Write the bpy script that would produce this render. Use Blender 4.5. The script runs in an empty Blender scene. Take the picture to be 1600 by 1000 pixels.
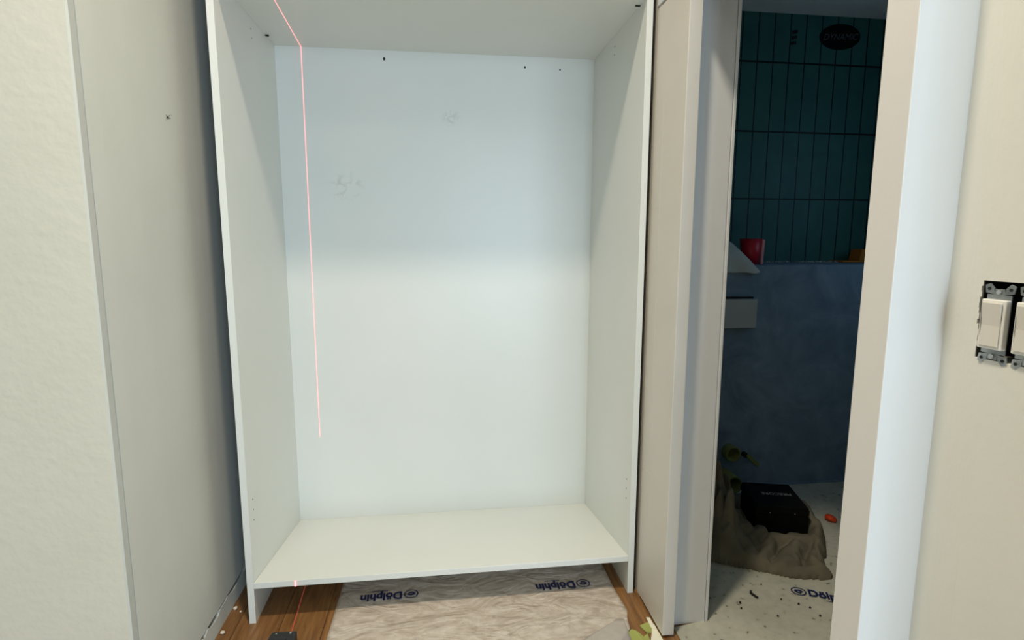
import bpy, bmesh, math, random
from mathutils import Vector, Matrix, noise
random.seed(7)
S = bpy.context.scene
COL = S.collection

# ------------------------------------------------------------ camera
cd = bpy.data.cameras.new('camera'); cam = bpy.data.objects.new('camera', cd); COL.objects.link(cam)
cd.sensor_width = 36; cd.lens = 861.31 / 1600 * 36; cd.clip_start = .02
yaw, pit, rol = .1281, -.1405, .0020
fw = Vector((math.sin(yaw)*math.cos(pit), math.cos(yaw)*math.cos(pit), math.sin(pit)))
rt = Vector((math.cos(yaw), -math.sin(yaw), 0)); up = rt.cross(fw)
r2 = rt*math.cos(rol) + up*math.sin(rol); u2 = -rt*math.sin(rol) + up*math.cos(rol)
M = Matrix((( r2.x, u2.x, -fw.x, .5899), (r2.y, u2.y, -fw.y, -1.6077), (r2.z, u2.z, -fw.z, 1.143), (0,0,0,1)))
cam.matrix_world = M
S.camera = cam

# ------------------------------------------------------------ world, lights, exposure
w = bpy.data.worlds.new('world'); S.world = w; w.use_nodes = True
w.node_tree.nodes['Background'].inputs[0].default_value = (.55, .75, 1, 1)
w.node_tree.nodes['Background'].inputs[1].default_value = .6
S.view_settings.view_transform = 'Standard'; S.view_settings.look = 'None'
S.view_settings.gamma = 1; S.view_settings.use_curve_mapping = False
S.view_settings.exposure = 0.0
def area(name, loc, rot, sx, sy, power, col, shape='RECTANGLE'):
    l = bpy.data.lights.new(name, 'AREA'); l.shape = shape; l.size = sx; l.size_y = sy
    l.energy = power; l.color = col
    o = bpy.data.objects.new(name, l); o.location = loc; o.rotation_euler = rot; COL.objects.link(o)
    return o
# daylight through the window of the room behind the camera
area('window_daylight', (1.36, -3.99, 1.12), (math.pi/2, 0, 0), 1.06, 2.0, 78, (.66, .85, 1.0))
# recessed ceiling downlights
area('downlight', (.54, -.84, 3.02), (0, 0, 0),   .18, .18, 19, (1.0, .87, .69), 'DISK').data.spread = math.radians(112)
area('downlight', (-.35, -2.5, 3.02), (0, 0, 0), .16, .16, 6, (1.0, .90, .76), 'DISK')
# added blue fill light that lifts the dark bathroom; no window behind it
area('bathroom_fill_light', (2.97, .22, 1.5), (0, math.pi/2, 0), .6, .4, 1.3, (.40, .72, 1.0))

# ------------------------------------------------------------ materials
def srgb(r, g, b):
    f = lambda c: (c/255/12.92) if c/255 <= .04045 else ((c/255+.055)/1.055)**2.4
    return (f(r), f(g), f(b), 1)
class N:
    def __init__(s, name, col, rough=.6, metal=0, spec=.5):
        s.m = bpy.data.materials.new(name); s.m.use_nodes = True; s.t = s.m.node_tree
        s.p = s.t.nodes['Principled BSDF']
        s.p.inputs['Base Color'].default_value = col; s.p.inputs['Roughness'].default_value = rough
        s.p.inputs['Metallic'].default_value = metal; s.p.inputs['Specular IOR Level'].default_value = spec
        s.c = None
    def coord(s, scale=(1,1,1), rot=(0,0,0)):
        if s.c is None: s.c = s.t.nodes.new('ShaderNodeTexCoord')
        mp = s.t.nodes.new('ShaderNodeMapping'); mp.inputs['Scale'].default_value = scale
        mp.inputs['Rotation'].default_value = rot
        s.t.links.new(s.c.outputs['Object'], mp.inputs[0]); return mp.outputs[0]
    def noise(s, scale, detail=4, sc=(1,1,1), rough=.5, rot=(0,0,0), dist=0):
        n = s.t.nodes.new('ShaderNodeTexNoise'); n.inputs['Scale'].default_value = scale
        n.inputs['Detail'].default_value = detail; n.inputs['Roughness'].default_value = rough
        n.inputs['Distortion'].default_value = dist
        s.t.links.new(s.coord(sc, rot), n.inputs['Vector']); return n.outputs['Fac']
    def ramp(s, fac, stops):
        r = s.t.nodes.new('ShaderNodeValToRGB'); e = r.color_ramp.elements
        e[0].position, e[0].color = stops[0]; e[1].position, e[1].color = stops[-1]
        for p, c in stops[1:-1]: x = e.new(p); x.color = c
        s.t.links.new(fac, r.inputs[0]); return r.outputs[0]
    def mix(s, a, b, fac, mode='MIX'):
        m = s.t.nodes.new('ShaderNodeMix'); m.data_type = 'RGBA'; m.blend_type = mode
        for v, i in ((fac, 0), (a, 6), (b, 7)):
            if hasattr(v, 'links'): s.t.links.new(v, m.inputs[i])
            else: m.inputs[i].default_value = v
        return m.outputs[2]
    def base(s, c): s.t.links.new(c, s.p.inputs['Base Color']); return s
    def bump(s, h, st=.2, d=.002):
        b = s.t.nodes.new('ShaderNodeBump'); b.inputs['Strength'].default_value = st
        b.inputs['Distance'].default_value = d
        s.t.links.new(h, b.inputs['Height'])
        if s.p.inputs['Normal'].is_linked:
            s.t.links.new(s.p.inputs['Normal'].links[0].from_socket, b.inputs['Normal'])
        s.t.links.new(b.outputs[0], s.p.inputs['Normal']); return s
def mottled(name, c, c2, rough, scale=3, bs=150, bst=.15, bd=.001, spec=.5):
    n = N(name, c, rough, 0, spec)
    n.base(n.ramp(n.noise(scale, 5), [(.3, c), (.7, c2)])); n.bump(n.noise(bs, 2), bst, bd); return n.m
melamine = mottled('white_melamine', srgb(224,227,220), srgb(230,231,226), .34, 2, 300, .06, .0006)
melamine_edge = mottled('melamine_edge', srgb(232,230,228), srgb(226,225,224), .4)
drywall = mottled('drywall_paint', srgb(222,221,210), srgb(228,226,216), .75, 2.5, 90, .25, .0015, .3)
return_grey = mottled('wall_return_grey', srgb(204,205,196), srgb(211,212,204), .8, 2.5, 90, .25, .0015, .2)  # slightly greyer base colour for the left return wall and its base strip
drywall_rough = mottled('drywall_texture', srgb(222,216,198), srgb(227,221,204), .8, 4, 45, .5, .002, .3)
bead = mottled('corner_bead', srgb(190,192,186), srgb(198,199,193), .7)
trimpaint = mottled('trim_paint', srgb(222,224,224), srgb(226,228,228), .5, 3)
jambpaint = mottled('jamb_paint', srgb(228,226,223), srgb(231,229,226), .5, 3)
casing = mottled('casing_paint', srgb(230,235,240), srgb(234,238,243), .5, 3)
doorpaint = mottled('door_paint', srgb(214,209,199), srgb(219,214,205), .45, 5, 400, .12, .0008)
ceilpaint = mottled('ceiling_paint', srgb(228,228,224), srgb(232,232,228), .85)
plaster = None
n = N('bathroom_plaster', srgb(120,125,128), .8)
n.base(n.ramp(n.noise(5, 8, rough=.62, dist=1.2), [(.3, srgb(98,122,146)), (.52, srgb(116,140,163)), (.72, srgb(130,154,178))]))
n.bump(n.noise(14, 6), .5, .004); plaster = n.m
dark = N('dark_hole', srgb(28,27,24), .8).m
black = N('black_plastic', srgb(14,14,15), .35); black.bump(black.noise(220), .15, .0005); black = black.m
blackbox = N('toolbox_plastic', srgb(9,10,11), .7, 0, .15).m
n = N('wood_planks', srgb(150,105,62), .45)
g = n.noise(6, 8, (14, 1, 1), .6, dist=.6)
gc = n.ramp(g, [(.28, srgb(104,70,38)), (.5, srgb(142,100,58)), (.75, srgb(168,124,76))])
br = n.t.nodes.new('ShaderNodeTexBrick')
br.inputs['Scale'].default_value = 1; br.inputs['Brick Width'].default_value = 2.4; br.inputs['Row Height'].default_value = .13
br.inputs['Mortar Size'].default_value = .0012; br.inputs['Color1'].default_value = (.8,.8,.8,1); br.inputs['Color2'].default_value = (1,1,1,1)
br.inputs['Mortar'].default_value = (.22,.2,.18,1)
mo = n.coord((1,1,1), (0,0,math.pi/2)); mo.node.inputs['Location'].default_value = (1.55, .035, 0)
n.t.links.new(mo, br.inputs['Vector'])
n.base(n.mix(gc, br.outputs['Color'], 1.0, 'MULTIPLY')); n.bump(g, .2, .001); wood = n.m
n = N('paper_under_film', srgb(186,176,160), .33, 0, .55)
f1 = n.noise(9, 8, (1, 1.6, 1), .65, dist=1.5)
cc = n.ramp(f1, [(.28, srgb(176,162,150)), (.5, srgb(202,190,176)), (.74, srgb(222,213,202))])
f2 = n.noise(60, 3); cc = n.mix(cc, n.ramp(f2, [(.35, (.86,.84,.8,1)), (.6, (1,1,1,1))]), .6, 'MULTIPLY')
n.base(cc); n.bump(n.noise(7, 4, (1, 1.8, 1), .5, (0,0,.5), 1.8), .8, .014); n.bump(n.noise(60, 2), .12, .0015)
sheet_mat = n.m
n = N('dusty_sheet', srgb(196,194,180), .7)
sp = n.ramp(n.noise(42, 2), [(.24, srgb(80,80,70)), (.34, srgb(192,191,176)), (.8, srgb(206,205,190))])
cc = n.mix(sp, n.ramp(n.noise(6, 6), [(.3, (.8,.82,.8,1)), (.7, (1,1,1,1))]), 1.0, 'MULTIPLY')
n.base(cc); n.bump(n.noise(18, 4), .3, .004); dusty = n.m
ink = N('navy_ink', srgb(26,34,84), .5).m
def tiles():
    n = N('green_tile', srgb(38,76,74), .5, 0, .3)
    sep = n.t.nodes.new('ShaderNodeSeparateXYZ'); n.t.links.new(n.coord(), sep.inputs[0])
    def line(sock, pitch, off, wd):
        a = n.t.nodes.new('ShaderNodeMath'); a.operation = 'ADD'; a.inputs[1].default_value = off + 50*pitch
        n.t.links.new(sock, a.inputs[0])
        m = n.t.nodes.new('ShaderNodeMath'); m.operation = 'MODULO'; m.inputs[1].default_value = pitch
        n.t.links.new(a.outputs[0], m.inputs[0])
        l = n.t.nodes.new('ShaderNodeMath'); l.operation = 'LESS_THAN'; l.inputs[1].default_value = wd
        n.t.links.new(m.outputs[0], l.inputs[0]); return l.outputs[0]
    lx = line(sep.outputs['X'], .0843, -2.074, .006); lz = line(sep.outputs['Z'], .333, -2.03+.003, .009)
    mx = n.t.nodes.new('ShaderNodeMath'); mx.operation = 'MAXIMUM'
    n.t.links.new(lx, mx.inputs[0]); n.t.links.new(lz, mx.inputs[1])
    tc = n.ramp(n.noise(7, 4), [(.3, srgb(52,100,98)), (.7, srgb(60,112,108))])
    n.base(n.mix(tc, srgb(12,22,24), mx.outputs[0])); n.bump(mx.outputs[0], -.6, .003)
    return n.m
tile = tiles()
n = N('drop_cloth', srgb(128,120,100), .95, 0, .1)
n.base(n.ramp(n.noise(8, 6), [(.3, srgb(96,93,80)), (.7, srgb(122,117,100))])); n.bump(n.noise(300, 1), .3, .001); cloth_mat = n.m
red = N('red_plastic', srgb(190,12,45), .4).m
pink = N('pink_rim', srgb(225,150,165), .5).m
bagm = mottled('white_bag_paper', srgb(180,190,192), srgb(200,208,208), .7, 9, 40, .4, .004)
tan = N('tan_card', srgb(190,120,40), .8).m
orange = N('orange_plastic', srgb(225,70,20), .5).m
green = N('green_tape', srgb(164,170,92), .6).m
metal = N('zinc_plate', srgb(150,154,154), .45, .6)
metal.base(metal.ramp(metal.noise(30, 3), [(.3, srgb(120,124,124)), (.7, srgb(176,180,180))])); metal = metal.m
metal_bright = N('screw_steel', srgb(190,190,186), .3, .9).m
rawboard = mottled('raw_chipboard', srgb(74,60,42), srgb(96,80,58), .9, 60, 200, .3, .001, .2)
rocker = N('switch_plastic', srgb(218,212,200), .35).m
white_plastic = N('switch_frame_plastic', srgb(236,233,224), .3).m
cream = N('cream_paper', srgb(240,236,214), .7).m
pebble = N('plaster_crumb', srgb(225,210,190), .8).m
dim_text = N('dim_grey_print', srgb(92,94,94), .6).m
gray_text = N('grey_print', srgb(150,150,146), .6).m
foam = mottled('grey_board', srgb(170,176,178), srgb(182,188,190), .8)
n = N('laser_red', srgb(255,60,70)); n.p.inputs['Emission Color'].default_value = (1, .42, .42, 1)
n.p.inputs['Emission Strength'].default_value = .85
laser = n.m
n = N('laser_core', srgb(255,190,190)); n.p.inputs['Emission Color'].default_value = (1, .74, .72, 1)
n.p.inputs['Emission Strength'].default_value = 1.0
laser_core = n.m

# ------------------------------------------------------------ helpers
def box(bm, x0, x1, y0, y1, z0, z1, mi=0):
    v = [bm.verts.new((x, y, z)) for x in (x0, x1) for y in (y0, y1) for z in (z0, z1)]
    fs = [(0,1,3,2), (4,6,7,5), (0,4,5,1), (2,3,7,6), (0,2,6,4), (1,5,7,3)]
    out = []
    for f in fs:
        a = bm.faces.new([v[i] for i in f]); a.material_index = mi; out.append(a)
    return v
def prism(bm, pts, axis, a, b, mi=0):
    """polygon pts (2D) extruded along axis from a to b"""
    def P(p, t):
        return {0: (t, p[0], p[1]), 1: (p[0], t, p[1]), 2: (p[0], p[1], t)}[axis]
    A = [bm.verts.new(P(p, a)) for p in pts]; B = [bm.verts.new(P(p, b)) for p in pts]
    n = len(pts); F = [bm.faces.new(A), bm.faces.new(B[::-1])]
    for i in range(n): F.append(bm.faces.new((A[i], B[i], B[(i+1) % n], A[(i+1) % n])))
    for f in F: f.material_index = mi
def disc(bm, c, axis, r, h, seg=10, mi=0, squash=1):
    pts = [(c[(axis+1) % 3 if axis != 1 else 0] , 0)]
    i, j = {0: (1, 2), 1: (0, 2), 2: (0, 1)}[axis]
    pts = [(c[i] + r*math.cos(2*math.pi*k/seg), c[j] + r*squash*math.sin(2*math.pi*k/seg)) for k in range(seg)]
    prism(bm, pts, axis, c[axis]-h/2, c[axis]+h/2, mi)
def obj(name, bm, mats, parent=None, bevel=0, smooth=False, seg=2):
    bmesh.ops.recalc_face_normals(bm, faces=bm.faces)
    me = bpy.data.meshes.new(name); bm.to_mesh(me); bm.free()
    for m in (mats if isinstance(mats, (list, tuple)) else [mats]): me.materials.append(m)
    if smooth:
        for p in me.polygons: p.use_smooth = True
    o = bpy.data.objects.new(name, me); COL.objects.link(o)
    if parent: o.parent = parent; o.matrix_parent_inverse = parent.matrix_world.inverted() if False else Matrix.Identity(4)
    if bevel:
        b = o.modifiers.new('bevel', 'BEVEL'); b.width = bevel; b.segments = seg; b.limit_method = 'ANGLE'
    return o
def B(name, dims, mats, parent=None, bevel=0):
    bm = bmesh.new(); box(bm, *dims); return obj(name, bm, mats, parent, bevel)
def struct(o): o['kind'] = 'structure'; return o
def tag(o, label, cat, group=None):
    o['label'] = label; o['category'] = cat
    if group: o['group'] = group
    return o
def thing(name, label, cat, loc=(0,0,0), rotz=0, group=None):
    o = bpy.data.objects.new(name, None); o.empty_display_size = .05; COL.objects.link(o)
    o.location = loc; o.rotation_euler = (0, 0, rotz); return tag(o, label, cat, group)
def text_bm(bm, s, size, origin, ux, uy, extrude_n=None, mi=0, bold=.0, align='LEFT', xs=1.0, lift=0.0, shear=0):
    c = bpy.data.curves.new('t', 'FONT'); c.body = s; c.size = size; c.offset = bold; c.align_x = align; c.resolution_u = 3; c.shear = shear
    o = bpy.data.objects.new('t', c); COL.objects.link(o)
    dg = bpy.context.evaluated_depsgraph_get()
    me = bpy.data.meshes.new_from_object(o.evaluated_get(dg))
    ux, uy, og = Vector(ux).normalized(), Vector(uy).normalized(), Vector(origin)
    nn = ux.cross(uy)
    vs = [bm.verts.new(og + ux*v.co.x*xs + uy*v.co.y + nn*lift) for v in me.vertices]
    for p in me.polygons:
        try: f = bm.faces.new([vs[i] for i in p.vertices]); f.material_index = mi
        except ValueError: pass
    bpy.data.objects.remove(o); bpy.data.meshes.remove(me); bpy.data.curves.remove(c)
def ring_bm(bm, c, ux, uy, r0, r1, seg=32, a0=0, a1=2*math.pi, mi=0, sq=1.0):
    ux, uy, c = Vector(ux).normalized(), Vector(uy).normalized(), Vector(c); pr = None
    for k in range(seg+1):
        a = a0 + (a1-a0)*k/seg
        d = ux*math.cos(a) + uy*math.sin(a)*sq
        q = (bm.verts.new(c + d*r0), bm.verts.new(c + d*r1))
        if pr: f = bm.faces.new((pr[0], pr[1], q[1], q[0])); f.material_index = mi
        pr = q

# ------------------------------------------------------------ room shell
CZ = 3.05
struct(B('floor', (-1.9, 3.4, -4.15, 1.4, -.12, 0), wood))
struct(B('ceiling', (-1.9, 3.4, -4.15, -.83, CZ, CZ+.1), ceilpaint))
# left wall: return face beside the cabinet, outside corner, face towards the room
bm = bmesh.new()
prism(bm, [(-1.8,-.43), (-.087,-.43), (-.0835,-.427), (-.0835,-.408), (-.090,-.4075), (-.090,-.4045), (-.0835,-.4045), (-.081,-.36), (-.078,-.25), (-.078,1.0), (-1.8,1.0)], 2, .065, CZ)
o = struct(obj('wall_left', bm, [return_grey, drywall_rough, bead]))
for p in o.data.polygons:
    c = p.center
    if abs(p.normal.y) > .9 and c.y < -.42: p.material_index = 1
    elif -.427 < c.y < -.404 and c.x > -.1: p.material_index = 2
# strip of board below the open joint, with a ragged top edge
bm = bmesh.new()
pts = [(-.43, 0)]
pts += [(1.0, 0), (1.0, .058)]
y = .9
while y > -.43:
    pts.append((y, .053 + random.choice((-.006,-.004,-.001,.003,.009)) + random.uniform(-.002, .002))); y -= random.uniform(.012, .035)
pts.append((-.43, .056))
prism(bm, pts, 0, -1.8, -.0777)
struct(obj('wall_left_base', bm, return_grey)).name = 'baseboard_left'
B('dark', (-1.79, -.085, -.40, .99, .05, .07), dark).name = 'joint_dark'  # dark box standing in for the shade inside the open joint
struct(bpy.data.objects['joint_dark']).name = 'joint_shade'
struct(B('wall_niche', (-1.8, 1.36, .60, .70, 0, CZ), rawboard)).name = 'wall_back'
struct(B('wall_room', (-1.9, -1.8, -4.15, 1.0, 0, CZ), drywall)).name = 'wall_far_left'
# wall behind the camera with its window
bm = bmesh.new()
X0, X1, Z0, Z1 = .78, 1.94, .04, 2.2
box(bm, -1.8, X0, -4.15, -4.0, 0, CZ); box(bm, X0, X1, -4.15, -4.0, 0, Z0); box(bm, X0, X1, -4.15, -4.0, Z1, CZ); box(bm, X1, 3.3, -4.15, -4.0, 0, CZ)
struct(obj('wall_front', bm, drywall))
bm = bmesh.new()
for d in ((X0, X0+.05, Z0, Z1), (X1-.05, X1, Z0, Z1), (X0+.05, X1-.05, Z0, Z0+.05), (X0+.05, X1-.05, Z1-.05, Z1)):
    box(bm, d[0], d[1], -4.11, -4.03, d[2], d[3])
struct(obj('window_1', bm, trimpaint, bevel=.003))
# near right wall carrying the switches: skim-coated face, slightly bowed towards the corner
bm = bmesh.new()
SY0, SY1, SZ0, SZ1 = -1.042, -.9345, .985, 1.092      # ragged cut-out of the switch box
def wx(y):
    t = max(0, min(1, (y + .952) / .078)); return 1.33 + .0045*math.sin(t*math.pi)*1.0 * (1 if t > 0 else 0)
def wallface(bm, ys, z0, z1):
    pts = [(wx(y), y) for y in ys]; pts += [(1.45, ys[-1]), (1.45, ys[0])]
    prism(bm, pts, 2, z0, z1)
ysn = [-.952+.078*k/10 for k in range(11)] + [-.872]
wallface(bm, [-1.25, -1.2] + ysn, SZ1, CZ); wallface(bm, [-1.25, -1.2] + ysn, 0, SZ0)
wallface(bm, [-4.15, -1.2, SY0], SZ0, SZ1)
# ragged vertical edge
k = 14; zz = [SZ0 + (SZ1-SZ0)*i/k for i in range(k+1)]
for i in range(k):
    e = SY1 + random.uniform(-.0022, .0016) - .0025*(i < 5)
    wallface(bm, [e] + [y for y in ysn if y > e+.001], zz[i], zz[i+1])
struct(obj('wall_right', bm, drywall))
struct(B('wall_casing', (1.24, 1.45, -.885, -.826, 0, CZ), jambpaint, None, .0015)).name = 'wall_right_return'
bpy.data.objects['wall_right_return'].name = 'trim_2'
struct(B('wall_x', (1.45, 3.3, -.90, -.826, 0, CZ), drywall)).name = 'wall_hall'
struct(B('ceiling_x', (-1.9, 3.4, -.83, .70, CZ, CZ+.1), ceilpaint)).name = 'ceiling_hall'
struct(B('wall_x', (2.9, 3.3, -.826, -.165, 0, CZ), drywall)).name = 'wall_hall_end'
struct(B('wall_far_right', (3.3, 3.4, -4.15, -.165, 0, CZ), drywall))
# bathroom wall with the doorway
bm = bmesh.new()
box(bm, 1.262, 1.36, -.143, -.03, 0, CZ); box(bm, 1.36, 2.2, -.143, -.03, 2.06, CZ); box(bm, 2.2, 3.0, -.143, -.03, 0, CZ)
struct(obj('wall_bathroom', bm, drywall))
bm = bmesh.new()                                        # casing board with a raised bead at its edge
box(bm, 1.256, 1.366, -.165, -.1435, 0, 2.12)
box(bm, 1.3675, 1.376, -.167, -.02, 0, 2.06)
struct(obj('trim_3', bm, casing, bevel=.0015))
struct(B('x', (1.216, 1.36, -.02, .60, 0, CZ), drywall)).name = 'wall_between'
# bathroom box
struct(B('wall_bathroom_left', (1.362, 1.39, .0, 1.2, 0, CZ), plaster))
bpy.data.objects['wall_bathroom_left'].data
struct(B('wall_bathroom_right', (3.0, 3.1, -.143, 1.2, 0, CZ), plaster))
struct(B('wall_tiled', (1.39, 3.0, 1.1, 1.2, 0, CZ), tile))
struct(B('ceiling_bathroom', (1.36, 3.0, -.03, 1.1, 2.262, 2.34), ceilpaint))
bm = bmesh.new(); box(bm, 1.39, 3.0, .70, 1.1, 0, 1.043)
struct(obj('wall_half', bm, plaster, bevel=.006))
struct(B('baseboard_bathroom', (1.39, 3.0, .688, .70, 0, .012), plaster))

# header over the door leaf
struct(B('trim_4', (1.211, 1.262, -.46, -.001, 1.804, CZ), trimpaint, None, .001))
# door leaf standing open beside the cabinet
bm = bmesh.new()
XL, XR, YA, YB, ZB, ZT = 1.212, 1.247, -.216, -.006, .009, 1.797
box(bm, XL, XR, YA, YB, ZB, ZT)
dl = struct(obj('door_1', bm, doorpaint, bevel=.0018))
bm = bmesh.new()
for z in (1.24, .965, .70, .44):
    prism(bm, [(-.07, z), (-.008, z+.002), (-.008, z+.0035), (-.07, z+.0015)], 0, XL-.0004, XL+.001)
box(bm, XL-.0004, XL+.001, -.0713, -.07, .30, 1.55)
obj('panel_groove', bm, doorpaint, dl)
struct(B('gap_shade', (1.219, 1.244, -.212, -.02, 1.797, 1.804), dark))  # dark filler box, its colour stands for the shade in the gap

# ------------------------------------------------------------ cabinet
W, T, D, H = 1.2, .019, .545, 1.8288
cab = thing('cabinet', 'tall white open cabinet carcass with no doors or shelves, standing in the wall niche', 'cabinet')
def side(x0, inner, name='side_panel'):
    bm = bmesh.new(); box(bm, x0, x0+T, 0, D, .0, H+.6*0+.20)
    e = .0006
    for y, z in ([(.041, .377), (.041, .345), (.040, .312)] + ([(.294, 1.794), (.295, 1.767)])):
        disc(bm, (inner, y, z), 0, .0027, e, 10, 1)
    o = obj(name, bm, [melamine, dark, rawboard], cab, .0006)
    for p in o.data.polygons:                           # the hidden outer face is raw board
        if abs(p.normal.x) > .9 and abs(p.center.x - (0 if x0 == 0 else W)) < .001: p.material_index = 2
    return o
side(0, T); side(W-T, W-T)
bm = bmesh.new(); box(bm, T, W-T, D, D+.012, .0, H+.2)
for x, z, r in ((.398, 1.799, .0045), (.914, 1.791, .0036), (1.048, 1.788, .003)): disc(bm, (x, D, z), 1, r, .0008, 12, 1, 1.2)
n = N('back_board', srgb(226,229,224), .37)
s1 = n.noise(2, 4)
cbase = n.ramp(s1, [(.3, srgb(222,226,222)), (.7, srgb(229,231,227))])
def smudge(c0, x, z, rx, rz, col, amt, ns):
    g = n.t.nodes.new('ShaderNodeVectorMath'); g.operation = 'SUBTRACT'; g.inputs[1].default_value = (x, D, z)
    n.t.links.new(n.coord(), g.inputs[0])
    s = n.t.nodes.new('ShaderNodeVectorMath'); s.operation = 'MULTIPLY'; s.inputs[1].default_value = (1/rx, 0, 1/rz)
    n.t.links.new(g.outputs[0], s.inputs[0])
    l = n.t.nodes.new('ShaderNodeVectorMath'); l.operation = 'LENGTH'; n.t.links.new(s.outputs[0], l.inputs[0])
    a = n.ramp(l.outputs['Value'], [(.2, (1,1,1,1)), (1, (0,0,0,1))])
    b = n.ramp(n.noise(ns, 5, dist=2), [(.46, (0,0,0,1)), (.66, (amt,amt,amt,1))])
    return n.mix(c0, col, n.mix(a, b, 1.0, 'MULTIPLY'))
cbase = smudge(cbase, .245, 1.349, .075, .06, srgb(165,158,145), .45, 26)
cbase = smudge(cbase, .637, 1.60, .05, .035, srgb(165,170,165), .35, 30)
n.base(cbase); n.bump(n.noise(35, 5), .06, .002); n.bump(n.noise(260, 2), .08, .0006)
obj('back_panel', bm, [n.m, dark], cab)
bm = bmesh.new(); box(bm, T, W-T, 0, D, H, H+T); obj('top_panel', bm, melamine, cab, .0006)
bm = bmesh.new()                                        # bottom board, its back edge dropped
prism(bm, [(0, .131-T), (0, .131), (D, .0446), (D, .0446-T)], 0, T, W-T); o = obj('bottom_panel', bm, melamine, cab, .001)
# cam fittings left in the top corners
bm = bmesh.new(); box(bm, 1.166, 1.1805, .054, .060, H-.002, H-.0002)
obj('corner_bracket', bm, dark, cab)
bm = bmesh.new(); box(bm, .0192, .030, .44, .447, H-.004, H-.0002); obj('corner_bracket', bm, dark, cab)

# ------------------------------------------------------------ laser line and level
bm = bmesh.new()
def strip(bm, pts, nrm, wdt, mi, lift):
    nv = Vector(nrm); P = [Vector(p) + nv*lift for p in pts]; d = (P[1]-P[0]).normalized(); s = d.cross(nv)*wdt/2
    f = bm.faces.new([bm.verts.new(P[0]-s), bm.verts.new(P[0]+s), bm.verts.new(P[1]+s), bm.verts.new(P[1]-s)]); f.material_index = mi
def laserline(name, segs, label, w0):
    bm = bmesh.new()
    for a, b, nr in segs: strip(bm, (a, b), nr, w0, 0, .0006); strip(bm, (a, b), nr, w0*.42, 1, .0011)
    return tag(obj(name, bm, [laser, laser_core]), label, 'laser line')
laserline('laser_line', [((.137, .01, H), (.1095, D, H), (0,0,-1))], 'slanting red laser line across the underside of the cabinet top', .0023)
laserline('laser_line', [((.1095, D, H), (.110, D, .387), (0,-1,0))], 'long thin red laser line running down the white back of the cabinet', .0023)
laserline('laser_line', [((.139, -.0006, .131), (.139, -.0006, .112), (0,-1,0))], 'short bright red laser tick on the front edge of the bottom board', .0075)
n = N('laser_faint', srgb(200,60,50)); n.p.inputs['Emission Color'].default_value = (.55, .09, .07, 1); n.p.inputs['Emission Strength'].default_value = .4
bm = bmesh.new(); strip(bm, ((.122, .17, .0), (.137, -.09, .0)), (0,0,1), .0019, 0, .0006)
tag(obj('laser_line', bm, n.m), 'faint red laser line along the wood floor behind the black laser level', 'laser line')
lv = thing('laser_level', 'small black laser level standing on the wood floor at the bottom edge of the frame', 'tool', (.142, -.17, 0), -.05)
bm = bmesh.new(); prism(bm, [(-.038,-.04), (.038,-.04), (.036,.012), (.034,.026), (-.034,.026), (-.036,.012)], 2, .006, .072); obj('body', bm, black, lv, .005, seg=3)
bm = bmesh.new(); disc(bm, (0, -.012, .074), 2, .015, .005, 24); obj('top_dial', bm, black, lv, .001)
for sx, sr in ((.020, .003), (-.018, .0022)):
    bm = bmesh.new(); disc(bm, (sx, .014, .073), 2, sr, .004, 12); obj('screw', bm, metal_bright, lv)
bm = bmesh.new(); box(bm, -.008, .008, .024, .0275, .02, .06); obj('lens_window', bm, metal, lv, .001)
for sx in (-1, 1):
    bm = bmesh.new(); box(bm, sx*.022-.006, sx*.022+.006, -.03, .02, 0, .007); obj('foot', bm, black, lv)

# ------------------------------------------------------------ floor coverings
def ribbon(name, rows, mat, nx=40, amp=.003, z=.003, fs=9, edge=True):
    """rows: (y, xl, xr) joined into a wrinkled sheet with thickness"""
    bm = bmesh.new(); g = []
    for y, a, b in rows:
        r = []
        for i in range(nx+1):
            x = a + (b-a)*i/nx
            h = z + amp*(abs(noise.noise(Vector((x*fs, y*fs*1.7, 1.3)))) + .5*abs(noise.noise(Vector((x*fs*3, y*fs*3, 4)))))
            r.append(bm.verts.new((x, y, h)))
        g.append(r)
    for j in range(len(g)-1):
        for i in range(nx): bm.faces.new((g[j][i], g[j][i+1], g[j+1][i+1], g[j+1][i]))
    top = bm.faces[:]
    r = bmesh.ops.extrude_face_region(bm, geom=top)
    for v in [e for e in r['geom'] if isinstance(e, bmesh.types.BMVert)]: pass
    lower = set(v for f in top for v in f.verts)
    for v in lower: v.co.z = .0006
    return obj(name, bm, mat, None, 0, True)
def interp(tab, y):
    for (y0, v0), (y1, v1) in zip(tab, tab[1:]):
        if y0 >= y >= y1: return v0 + (v1-v0)*(y0-y)/(y0-y1)
    return tab[-1][1]
right = [(.545, 1.143), (.024, 1.144), (-.036, 1.147), (-.087, 1.151), (-.124, 1.138), (-.171, 1.131), (-.20, 1.10), (-.24, 1.07), (-.3, 1.10), (-3.9, 1.14)]
rows = []; y = .54
while y > -1.0: rows.append((y, .2455 + .001*math.sin(y*9), interp(right, y))); y -= .012
rows += [(-1.5, .25, 1.11), (-2.6, .25, 1.12), (-3.6, .25, 1.13)]
s1 = tag(ribbon('floor_protection_sheet', rows, sheet_mat, 70, .0035, fs=6), 'glossy floor protection paper with two blue printed logos on the wood under the cabinet', 'floor sheet')
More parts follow.
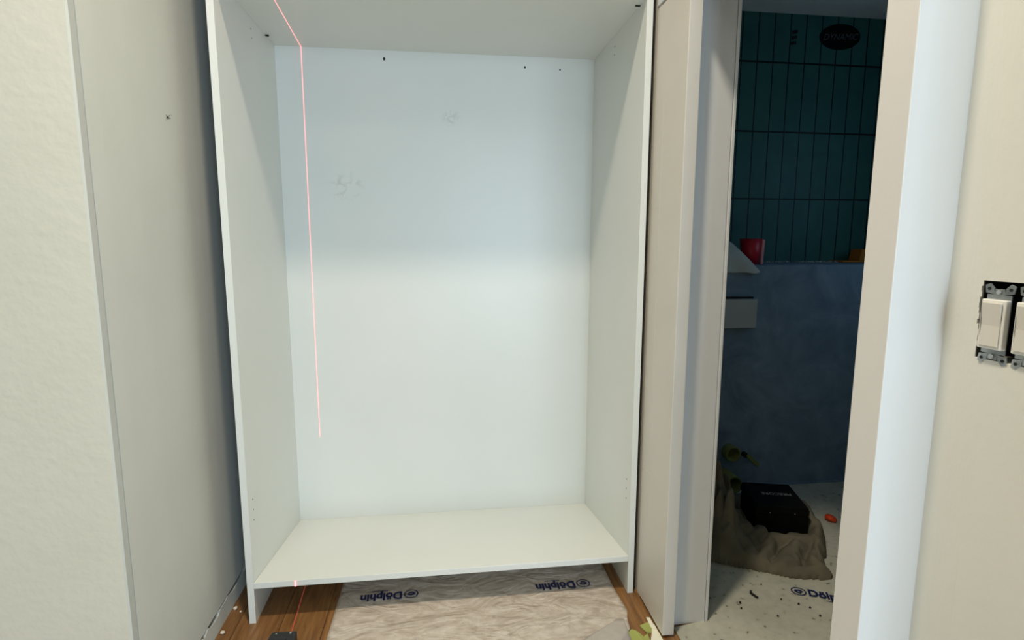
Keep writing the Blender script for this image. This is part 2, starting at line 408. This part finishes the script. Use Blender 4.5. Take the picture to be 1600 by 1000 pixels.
def logo(parent, org, ang, k, z):
    """origin = left end of the ring, reading direction ang; k = scale (ring diameter .05)"""
    c, s = math.cos(ang), math.sin(ang); ux, uy = Vector((c, s, 0)), Vector((-s, c, 0))
    bm = bmesh.new(); O = Vector(org); O.z = z
    cc = O + ux*.025*k + uy*.018*k
    ring_bm(bm, cc, ux, uy, .0205*k, .0245*k, 40, sq=.92)
    ring_bm(bm, cc + uy*-.006*k + Vector((0,0,.0002)), ux, uy, .008*k, .0155*k, 20, .35, 2.9)      # leaping crescent
    ring_bm(bm, cc + uy*.001*k + Vector((0,0,.0001)), ux, uy, .006*k, .0125*k, 20, 3.5, 5.6)
    text_bm(bm, 'D\u00f6lphin', .052*k, O + ux*.054*k + uy*.002*k, ux, uy, bold=.0019*k, xs=.84)
    text_bm(bm, '\u00ae', .012*k, O + ux*.165*k + uy*.001*k, ux, uy)
    x = .105*k                                              # the line of tiny print below
    while x < .155*k:
        d = random.uniform(.002, .006)*k
        a = O + ux*x + uy*-.014*k
        bm.faces.new([bm.verts.new(p) for p in (a, a+ux*d, a+ux*d+uy*.004*k, a+uy*.004*k)]); x += d + .0012*k
    return obj('printed_logo', bm, ink, parent)
logo(s1, (.5005, .092, 0), math.pi+.03, .95, .0078)
logo(s1, (1.071, .077, 0), math.pi+.02, .95, .0078)
# dusty sheet through the doorway
rows = []; y = .70
while y > -.82: rows.append((y, 1.375 if y > -.17 else 1.262, 3.0 if y > -.15 else 2.9)); y -= .02
s2 = tag(ribbon('floor_protection_sheet', rows, dusty, 80, .0025), 'dusty pale floor protection paper inside the doorway, speckled with debris', 'floor sheet')
logo(s2, (1.713, -.075, 0), -.42, .95, .0065)
# clear film overlapping the sheet edge
rows = [(-.13-.012*i, 1.10 - .02*i + .003*math.sin(i), max(1.125 - .001*i, 1.08)) for i in range(12)]
n = N('clear_film', srgb(205,199,192), .28); n.p.inputs['Alpha'].default_value = .5
n.bump(n.noise(22, 4), .5, .006)
f = ribbon('plastic_film', rows, n.m, 10, .002, .0082)
tag(f, 'grey translucent plastic film lapped over the corner of the floor paper', 'plastic film')
# cream strip beside the door leaf
bm = bmesh.new(); prism(bm, [(1.1985,-.124), (1.2085,-.127), (1.2085,-.158), (1.211,-.158), (1.211,-.42), (1.16,-.42), (1.175,-.222), (1.188,-.196), (1.195,-.17)], 2, .0006, .003)
tag(obj('paper_strip', bm, cream), 'cream paper strip on the floor along the foot of the grey door leaf', 'paper')
# green tape scraps
def scrap(pts, label, z=.0033):
    bm = bmesh.new(); prism(bm, pts, 2, .0006, z)
    bmesh.ops.subdivide_edges(bm, edges=bm.edges, cuts=2)
    for v in bm.verts:
        if v.co.z > .002: v.co.z += .004*abs(noise.noise(v.co*60))
    tag(obj('masking_tape', bm, green), label, 'tape', 'green tape scraps')
scrap([(1.165,-.158), (1.194,-.150), (1.196,-.176), (1.190,-.192), (1.176,-.190)], 'small green tape scrap on wood next to the cream paper strip')
scrap([(1.119,-.185), (1.135,-.170), (1.150,-.184), (1.160,-.205), (1.175,-.196), (1.172,-.235), (1.12,-.24)], 'larger crumpled green tape scrap at the corner of the floor paper')
# plaster crumbs by the left wall
for i, (x, y, r) in enumerate(((-.066, .075, .0065), (-.064, -.035, .006), (-.045, .06, .003))):
    bm = bmesh.new(); bmesh.ops.create_icosphere(bm, subdivisions=2, radius=r)
    for v in bm.verts: v.co *= 1 + .5*noise.noise(v.co*300 + Vector((i*9, 0, 0))); v.co.z *= .8; v.co += Vector((x, y, r*.8))
    tag(obj('plaster_crumb', bm, pebble, None, 0, True), ['pale plaster crumb on the floor at the left wall, beside the cabinet leg', 'pale plaster crumb at the foot of the left wall nearest the bottom edge', 'tiniest plaster crumb by the cabinet leg'][i], 'debris', 'plaster crumbs by the left wall')
# smudge on the left wall
bm = bmesh.new()
for i in range(16):
    a = random.uniform(0, 6.28); q = random.gauss(0, .008); r = random.uniform(.0008, .0022)
    disc(bm, (-.0775, -.082 + q*math.cos(a)*1.1, 1.449 + q*math.sin(a)*.8), 0, r, .0006, 7)
obj('scuff_mark', bm, N('scuff_grey', srgb(95,95,88), .9).m, bpy.data.objects['wall_left'])

# ------------------------------------------------------------ light switches
sg = 'bare rocker switches in the wall opening'
def switch(y, label):
    # local axes: +x into the room side (-X world), built directly in world orientation around its centre
    t = thing('light_switch', label, 'light switch', (1.33, y, 1.0345), 0, sg)
    bm = bmesh.new(); box(bm, .004, .038, -.018, .018, -.033, .033); obj('housing', bm, black, t)
    # metal yoke with ears
    bm = bmesh.new()
    box(bm, -.001, .001, -.0165, .0165, -.040, .040)
    for s in (-1, 1):
        for q in (-1, 1):
            prism(bm, [(q*.006, s*.040), (q*.019, s*.042), (q*.0205, s*.052), (q*.014, s*.0545), (q*.008, s*.049)], 0, -.001, .001)
        prism(bm, [(-.007, s*.0395), (.007, s*.0395), (.0065, s*.0475), (-.0065, s*.0475)], 0, -.001, .001)
    obj('mounting_yoke', bm, metal, t, .0003)
    for s in (-1, 1):
        bm = bmesh.new(); disc(bm, (-.0022, 0, s*.0435), 0, .0032, .0026, 14)
        obj('screw', bm, metal_bright, t, .0004)
        for q in (-1, 1):
            bm = bmesh.new(); disc(bm, (-.0012, q*.0145, s*.0475), 0, .0021, .0012, 10)
            obj('yoke_hole', bm, dark, t)
    bm = bmesh.new()
    prism(bm, [(-.0168, -.0335), (.0168, -.0335), (.0168, .0335), (-.0168, .0335)], 0, -.0085, .0)
    obj('switch_frame', bm, white_plastic, t, .0016, seg=3)
    bm = bmesh.new()
    # rocker: two faces meeting in a shallow valley
    prism(bm, [(-.0088, -.0295), (-.0108, -.0295), (-.0094, -.001), (-.0122, .0295), (-.0088, .0295)][::1], 1, -.0132, .0132)
    obj('rocker', bm, rocker, t, .0008)
    return t
switch(-.9635, 'white rocker light switch with bare metal yoke, left one in the ragged wall opening')
switch(-1.0095, 'white rocker light switch cut off by the right edge of the frame')
bm = bmesh.new(); box(bm, 1.385, 1.389, SY0, SY1, SZ0-.01, SZ1+.01); box(bm, 1.3335, 1.385, SY1-.0035, SY1-.0025, SZ0, SZ1)
box(bm, 1.335, 1.387, SY0, SY0+.002, SZ0, SZ1)
tag(obj('switch_box', bm, dark), 'dark recessed electrical box in the ragged wall opening behind the light switches', 'electrical box')

# ------------------------------------------------------------ bathroom contents
bx = thing('toolbox', 'black toolbox with grey lettering on the lid, sitting on the crumpled drop cloth', 'toolbox', (1.775, .25, .0345), -.26)
bm = bmesh.new(); box(bm, 0, .192, 0, .205, 0, .078); obj('body', bm, blackbox, bx, .004)
bm = bmesh.new(); prism(bm, [(-.002, .079), (.194, .079), (.194, .098), (.188, .112), (.004, .112), (-.002, .098)], 1, -.002, .207)
ld = obj('lid', bm, blackbox, bx, .002)
bm = bmesh.new(); text_bm(bm, 'FIRECORE', .030, (.165, .118, .1126), (-1,0,0), (0,-1,0), bold=.0006, xs=.86); obj('lettering', bm, gray_text, ld)
for x in (.05, .14):
    bm = bmesh.new(); box(bm, x-.010, x+.010, -.006, -.0005, .062, .092); lt = obj('latch', bm, blackbox, bx, .001)
    bm = bmesh.new(); disc(bm, (x, -.007, .088), 1, .0018, .002, 10); obj('rivet', bm, metal, lt)
bm = bmesh.new(); box(bm, .06, .13, .207, .215, .08, .09); obj('hinge', bm, blackbox, bx)

# crumpled drop cloth: rounded folds that meet in sharp creases, inside an irregular outline
outline = [(1.535,.127), (1.60,.087), (1.655,.062), (1.70,.03), (1.762,-.002), (1.85,-.022), (1.905,-.022), (1.925,.06), (1.99,.13), (2.05,.22), (2.09,.33), (2.07,.50), (1.85,.56), (1.62,.55), (1.47,.42), (1.44,.22)]
def inside_distance(x, y):
    ins = False; dm = 9; m = len(outline)
    for i in range(m):
        x0, y0 = outline[i]; x1, y1 = outline[(i+1) % m]
        if (y0 > y) != (y1 > y) and x < (x1-x0)*(y-y0)/(y1-y0)+x0: ins = not ins
        dx, dy = x1-x0, y1-y0; t = max(0, min(1, ((x-x0)*dx+(y-y0)*dy)/(dx*dx+dy*dy)))
        dm = min(dm, math.hypot(x-x0-t*dx, y-y0-t*dy))
    return dm if ins else -dm
# each fold: start, end, radius, height at start, height at end
folds = [((1.555,.28), (1.555,.34), .165, .290, .26), ((1.50,.16), (1.56,.125), .05, .09, .05),
         ((1.600,.20), (1.628,.105), .045, .135, .055), ((1.675,.23), (1.668,.085), .036, .110, .050),
         ((1.66,.13), (1.775,.215), .036, .055, .075), ((1.70,.075), (1.80,.165), .034, .045, .065),
         ((1.74,.03), (1.86,.115), .040, .036, .066), ((1.80,.17), (1.93,.155), .045, .066, .060),
         ((1.79,-.002), (1.90,.000), .034, .032, .036), ((1.90,.045), (1.945,.135), .034, .045, .070),
         ((1.955,.075), (2.00,.20), .032, .034, .075), ((1.985,.17), (2.035,.36), .042, .075, .100),
         ((2.05,.24), (2.075,.40), .030, .040, .050), ((1.76,.49), (2.02,.49), .060, .060, .080),
         ((1.64,.42), (1.74,.50), .070, .110, .060), ((1.72,.22), (1.745,.40), .040, .085, .080),
         ((1.86,.035), (1.885,-.005), .024, .052, .036), ((1.50,.42), (1.62,.50), .06, .06, .05)]
ca, sa = math.cos(-.26), math.sin(-.26)
def cloth_h(x, y):
    d = inside_distance(x, y)
    if d < 0: return None
    e = math.sqrt(min(1, d/.022))
    p = Vector((x, y, 0))
    wx_ = x + .016*noise.noise(p*17) + .006*noise.noise(p*45); wy_ = y + .016*noise.noise(p*17 + Vector((4, 9, 2))) + .006*noise.noise(p*45 + Vector((1, 1, 7)))
    h = .008 + .010*abs(noise.noise(p*24))
    for (x0, y0), (x1, y1), r, h0, h1 in folds:
        dx, dy = x1-x0, y1-y0; t = max(0, min(1, ((wx_-x0)*dx+(wy_-y0)*dy)/(dx*dx+dy*dy)))
        q = math.hypot(wx_-x0-t*dx, wy_-y0-t*dy)/r
        if q < 1: h = max(h, (h0+(h1-h0)*t)*(1-q*q)**.6)
    if h > .12:                                         # creases running down the big heap
        h *= .80 + .45*min(1, abs(noise.noise(Vector((x*16, y*16, h*9))))*2.6)
    lx, ly = (x-1.775)*ca+(y-.25)*sa, -(x-1.775)*sa+(y-.25)*ca
    ib = min(lx+.006, .198-lx, ly+.006, .211-ly)
    if ib > 0: h = .026
    elif ib > -.012: h = min(h, .026 + (-ib)*5)
    return max(.006, .008 + h*e)
bm = bmesh.new(); st = .006; V = {}
for i in range(int(.70/st)):
    for j in range(int(.62/st)):
        x, y = 1.42+i*st, -.04+j*st; h = cloth_h(x, y)
        if h is not None:
            V[i, j] = bm.verts.new((x+.010*noise.noise(Vector((x*22, y*22, 9))), y+.010*noise.noise(Vector((x*22, y*22, 2))), h))
for (i, j), v in list(V.items()):
    q = [V.get(k) for k in ((i, j), (i+1, j), (i+1, j+1), (i, j+1))]
    if all(q): bm.faces.new(q)
r = bmesh.ops.extrude_edge_only(bm, edges=[e for e in bm.edges if len(e.link_faces) == 1])
for v in r['geom']:
    if isinstance(v, bmesh.types.BMVert): v.co.z = .0045
for v in [v for v in bm.verts if not v.link_faces]: bm.verts.remove(v)
tag(obj('drop_cloth', bm, cloth_mat, None, 0, True), 'crumpled khaki canvas drop cloth heaped on the bathroom floor under the black toolbox', 'drop cloth')

# bits of debris on the dusty sheet
for i, (x, y, r) in enumerate(((1.519,-.101,.0035), (1.508,-.126,.003), (1.70,-.13,.0035), (1.725,-.15,.003), (1.73,-.19,.003), (1.60,-.175,.003), (1.64,-.02,.0025), (1.66,-.10,.0025))):
    bm = bmesh.new(); bmesh.ops.create_icosphere(bm, subdivisions=2, radius=r)
    for v in bm.verts: v.co *= 1 + .5*noise.noise(v.co*400 + Vector((i*5, 0, 0))); v.co += Vector((x, y, .0055+r*.6))
    tag(obj('debris_crumb', bm, dark, None, 0, True), 'tiny dark crumb lying on the dusty floor paper inside the doorway', 'debris', 'crumbs on the dusty floor paper')
bm = bmesh.new(); prism(bm, [(1.584,-.086), (1.590,-.086), (1.582,-.062), (1.588,-.052), (1.581,-.05), (1.575,-.060)], 2, .0065, .0105)
tag(obj('debris_sliver', bm, dark), 'small dark sliver of debris on the dusty floor paper left of the printed logo', 'debris')

# red cup, bag, scrap on the half wall ledge
rc = thing('plastic_cup', 'red cup with pale pink edge on the plastered half wall', 'cup', (1.995, .775, 1.043)); rc.scale = (1.15, 1.15, 1.15)
bm = bmesh.new(); seg = 28; prof = [(.028, 0), (.034, .045), (.041, .102), (.0385, .102), (.032, .045), (.026, .004)]
rr = [[bm.verts.new((r_*math.cos(6.2832*k/seg), r_*math.sin(6.2832*k/seg), z)) for k in range(seg)] for r_, z in prof]
for a, b in zip(rr, rr[1:]):
    for k in range(seg): bm.faces.new((a[k], a[(k+1) % seg], b[(k+1) % seg], b[k]))
bm.faces.new(rr[0][::-1]); bm.faces.new(rr[-1]); obj('cup_body', bm, red, rc, 0, True)
bm = bmesh.new(); prism(bm, [(.040, 0), (.052, 0), (.055, .098), (.043, .10)], 1, -.012, .012); obj('folded_edge', bm, pink, rc, .003)
bm = bmesh.new(); G = []                                # paper bag slumped over the ledge
path = [(.86, 1.20), (.82, 1.215), (.775, 1.19), (.735, 1.14), (.700, 1.09), (.688, 1.05), (.684, 1.025), (.684, 1.012)]
for a, (yy, zz_) in enumerate(path):
    row = []; t = a/(len(path)-1)
    xe = 1.80 + .035 + .165*min(1, max(0, (a-.5)/5))
    for k in range(17):
        s = k/16; x = 1.66 + (xe-1.66)*s
        zf = zz_ - .08*(1-t)*max(0, s-.6)/.4*.6 + .010*noise.noise(Vector((x*20, yy*20, 1)))
        row.append(bm.verts.new((x, yy + .012*noise.noise(Vector((x*15, zz_*15, 7))) - .006*math.sin(s*9), zf)))
    G.append(row)
for a, b in zip(G, G[1:]):
    for k in range(16): bm.faces.new((a[k], a[k+1], b[k+1], b[k]))
fl = [e for e in bm.edges if len(e.link_faces) == 1]
base = [bm.verts.new((1.66 + .15*k/3, .87, 1.045)) for k in range(4)]
o = obj('paper_bag', bm, bagm, None, 0, True); m = o.modifiers.new('solid', 'SOLIDIFY'); m.thickness = .012; m.offset = -1
m = o.modifiers.new('sub', 'SUBSURF'); m.levels = m.render_levels = 1
tag(o, 'pale crumpled bag slumped over the edge of the plastered half wall', 'bag')
bm = bmesh.new(); box(bm, 2.60, 2.86, .95, 1.06, 1.0435, 1.052); box(bm, 2.70, 2.86, .96, 1.04, 1.052, 1.11)
for v in bm.verts:
    if v.co.z > 1.1: v.co.x += .01
o = obj('cardboard_piece', bm, tan, None, .004); tag(o, 'tan cardboard piece at the right end of the half wall', 'cardboard')
# debris line on ledge
bm = bmesh.new()
for k in range(150):
    x = 2.05 + .53*random.random(); r = random.uniform(.002, .006)
    q = bmesh.ops.create_icosphere(bm, subdivisions=1, radius=r)['verts']; yy = .98+random.uniform(-.03, .03)
    for v in q: v.co *= 1+.4*noise.noise(v.co*400+Vector((k, 0, 0))); v.co.z *= .8; v.co += Vector((x, yy, 1.043+r*.8))
o = tag(obj('plaster_grit', bm, foam), 'pale grit strewn along the top of the half wall below the tiles', 'debris'); o['kind'] = 'stuff'
# grey board fixed to the half wall
o = B('wall_plate', (1.70, 1.985, .672, .6995, .764, .894), foam, None, .002)
tag(o, 'pale grey rectangular board fixed flat to the dark plastered half wall', 'board')
B('shadow_gap', (1.70, 1.975, .690, .6995, .8945, .903), dark, o).name = 'top_shadow'  # dark strip painted in as the shadow line above the board
# waste pipe stubs
pipe_green = N('olive_pipe', srgb(120,128,66), .6).m
def pipe(x, z, y0, y1, r, label, inner=dark):
    t = thing('pipe_stub', label, 'pipe', (x, y1, z)); bm = bmesh.new(); seg = 28
    pr = [(r, 0), (r, y0-y1), (r*.78, y0-y1), (r*.70, -.004)]
    R = [[bm.verts.new((q*math.cos(6.2832*k/seg), yy, q*math.sin(6.2832*k/seg))) for k in range(seg)] for q, yy in pr]
    for a, b in zip(R, R[1:]):
        for k in range(seg): bm.faces.new((a[k], a[(k+1) % seg], b[(k+1) % seg], b[k]))
    obj('pipe_wall', bm, pipe_green, t, 0, True)
    bm = bmesh.new(); disc(bm, (0, -.012, 0), 1, r*.76, .006, 24); obj('pipe_plug', bm, inner, t)
ol = N('olive_plug', srgb(95,100,50), .7).m
pipe(1.905, .182, .655, .700, .036, 'pale green ringed pipe stub in the half wall above the cloth heap', ol)
pipe(1.885, .060, .600, .700, .040, 'lower green pipe stub half hidden behind the cloth heap', ol)
hn = thing('tape_strip', 'thin pale green valve with short handle slanting from the half wall', 'valve', (1.98, .70, .165))
bm = bmesh.new(); disc(bm, (0, -.012, 0), 1, .012, .026, 16); obj('valve_body', bm, dark, hn)
bm = bmesh.new(); prism(bm, [(0, .006), (.008, .010), (.066, -.042), (.060, -.058), (-.002, -.006)], 1, -.032, -.022); obj('handle', bm, pipe_green, hn, .002)
hn.name = 'shutoff_valve'
bm = bmesh.new(); bmesh.ops.create_icosphere(bm, subdivisions=2, radius=.022)
for v in bm.verts: v.co *= 1+.5*noise.noise(v.co*50); v.co.z *= .6; v.co += Vector((2.17, .345, .018))
tag(obj('orange_scrap', bm, orange, None, 0, True), 'orange plastic scrap on the floor beside the drop cloth', 'scrap')
# oval sticker and printed marks on the tiles
st_ = thing('oval_sticker', 'black oval sticker with grey lettering on the dark green tiled wall', 'sticker', (2.597, 1.099, 2.166))
bm = bmesh.new(); ring_bm(bm, (0,0,0), (1,0,0), (0,0,1), .0, .112, 48, sq=.55); bmesh.ops.remove_doubles(bm, verts=bm.verts, dist=1e-5)
ov = obj('sticker_face', bm, blackbox, st_); ov.rotation_euler = (0, -.06, 0)
m = ov.modifiers.new('s', 'SOLIDIFY'); m.thickness = .0015
bm = bmesh.new(); text_bm(bm, 'DYNAMIC', .042, (0, -.0016, -.014), (1,0,.05), (.0,0,1), align='CENTER', xs=.98, shear=.3); obj('lettering', bm, dim_text, st_)
bm = bmesh.new()
for k in range(3):
    for q in range(3): box(bm, 2.338+q*.010-k*.002, 2.346+q*.010-k*.002, 1.0975, 1.0995, 2.168-k*.026+q*.002, 2.184-k*.026+q*.002)
tag(obj('printed_mark', bm, N('mark_maroon', srgb(30,16,26), .6).m), 'three small dark marks stacked on a green tile left of the oval sticker', 'mark')
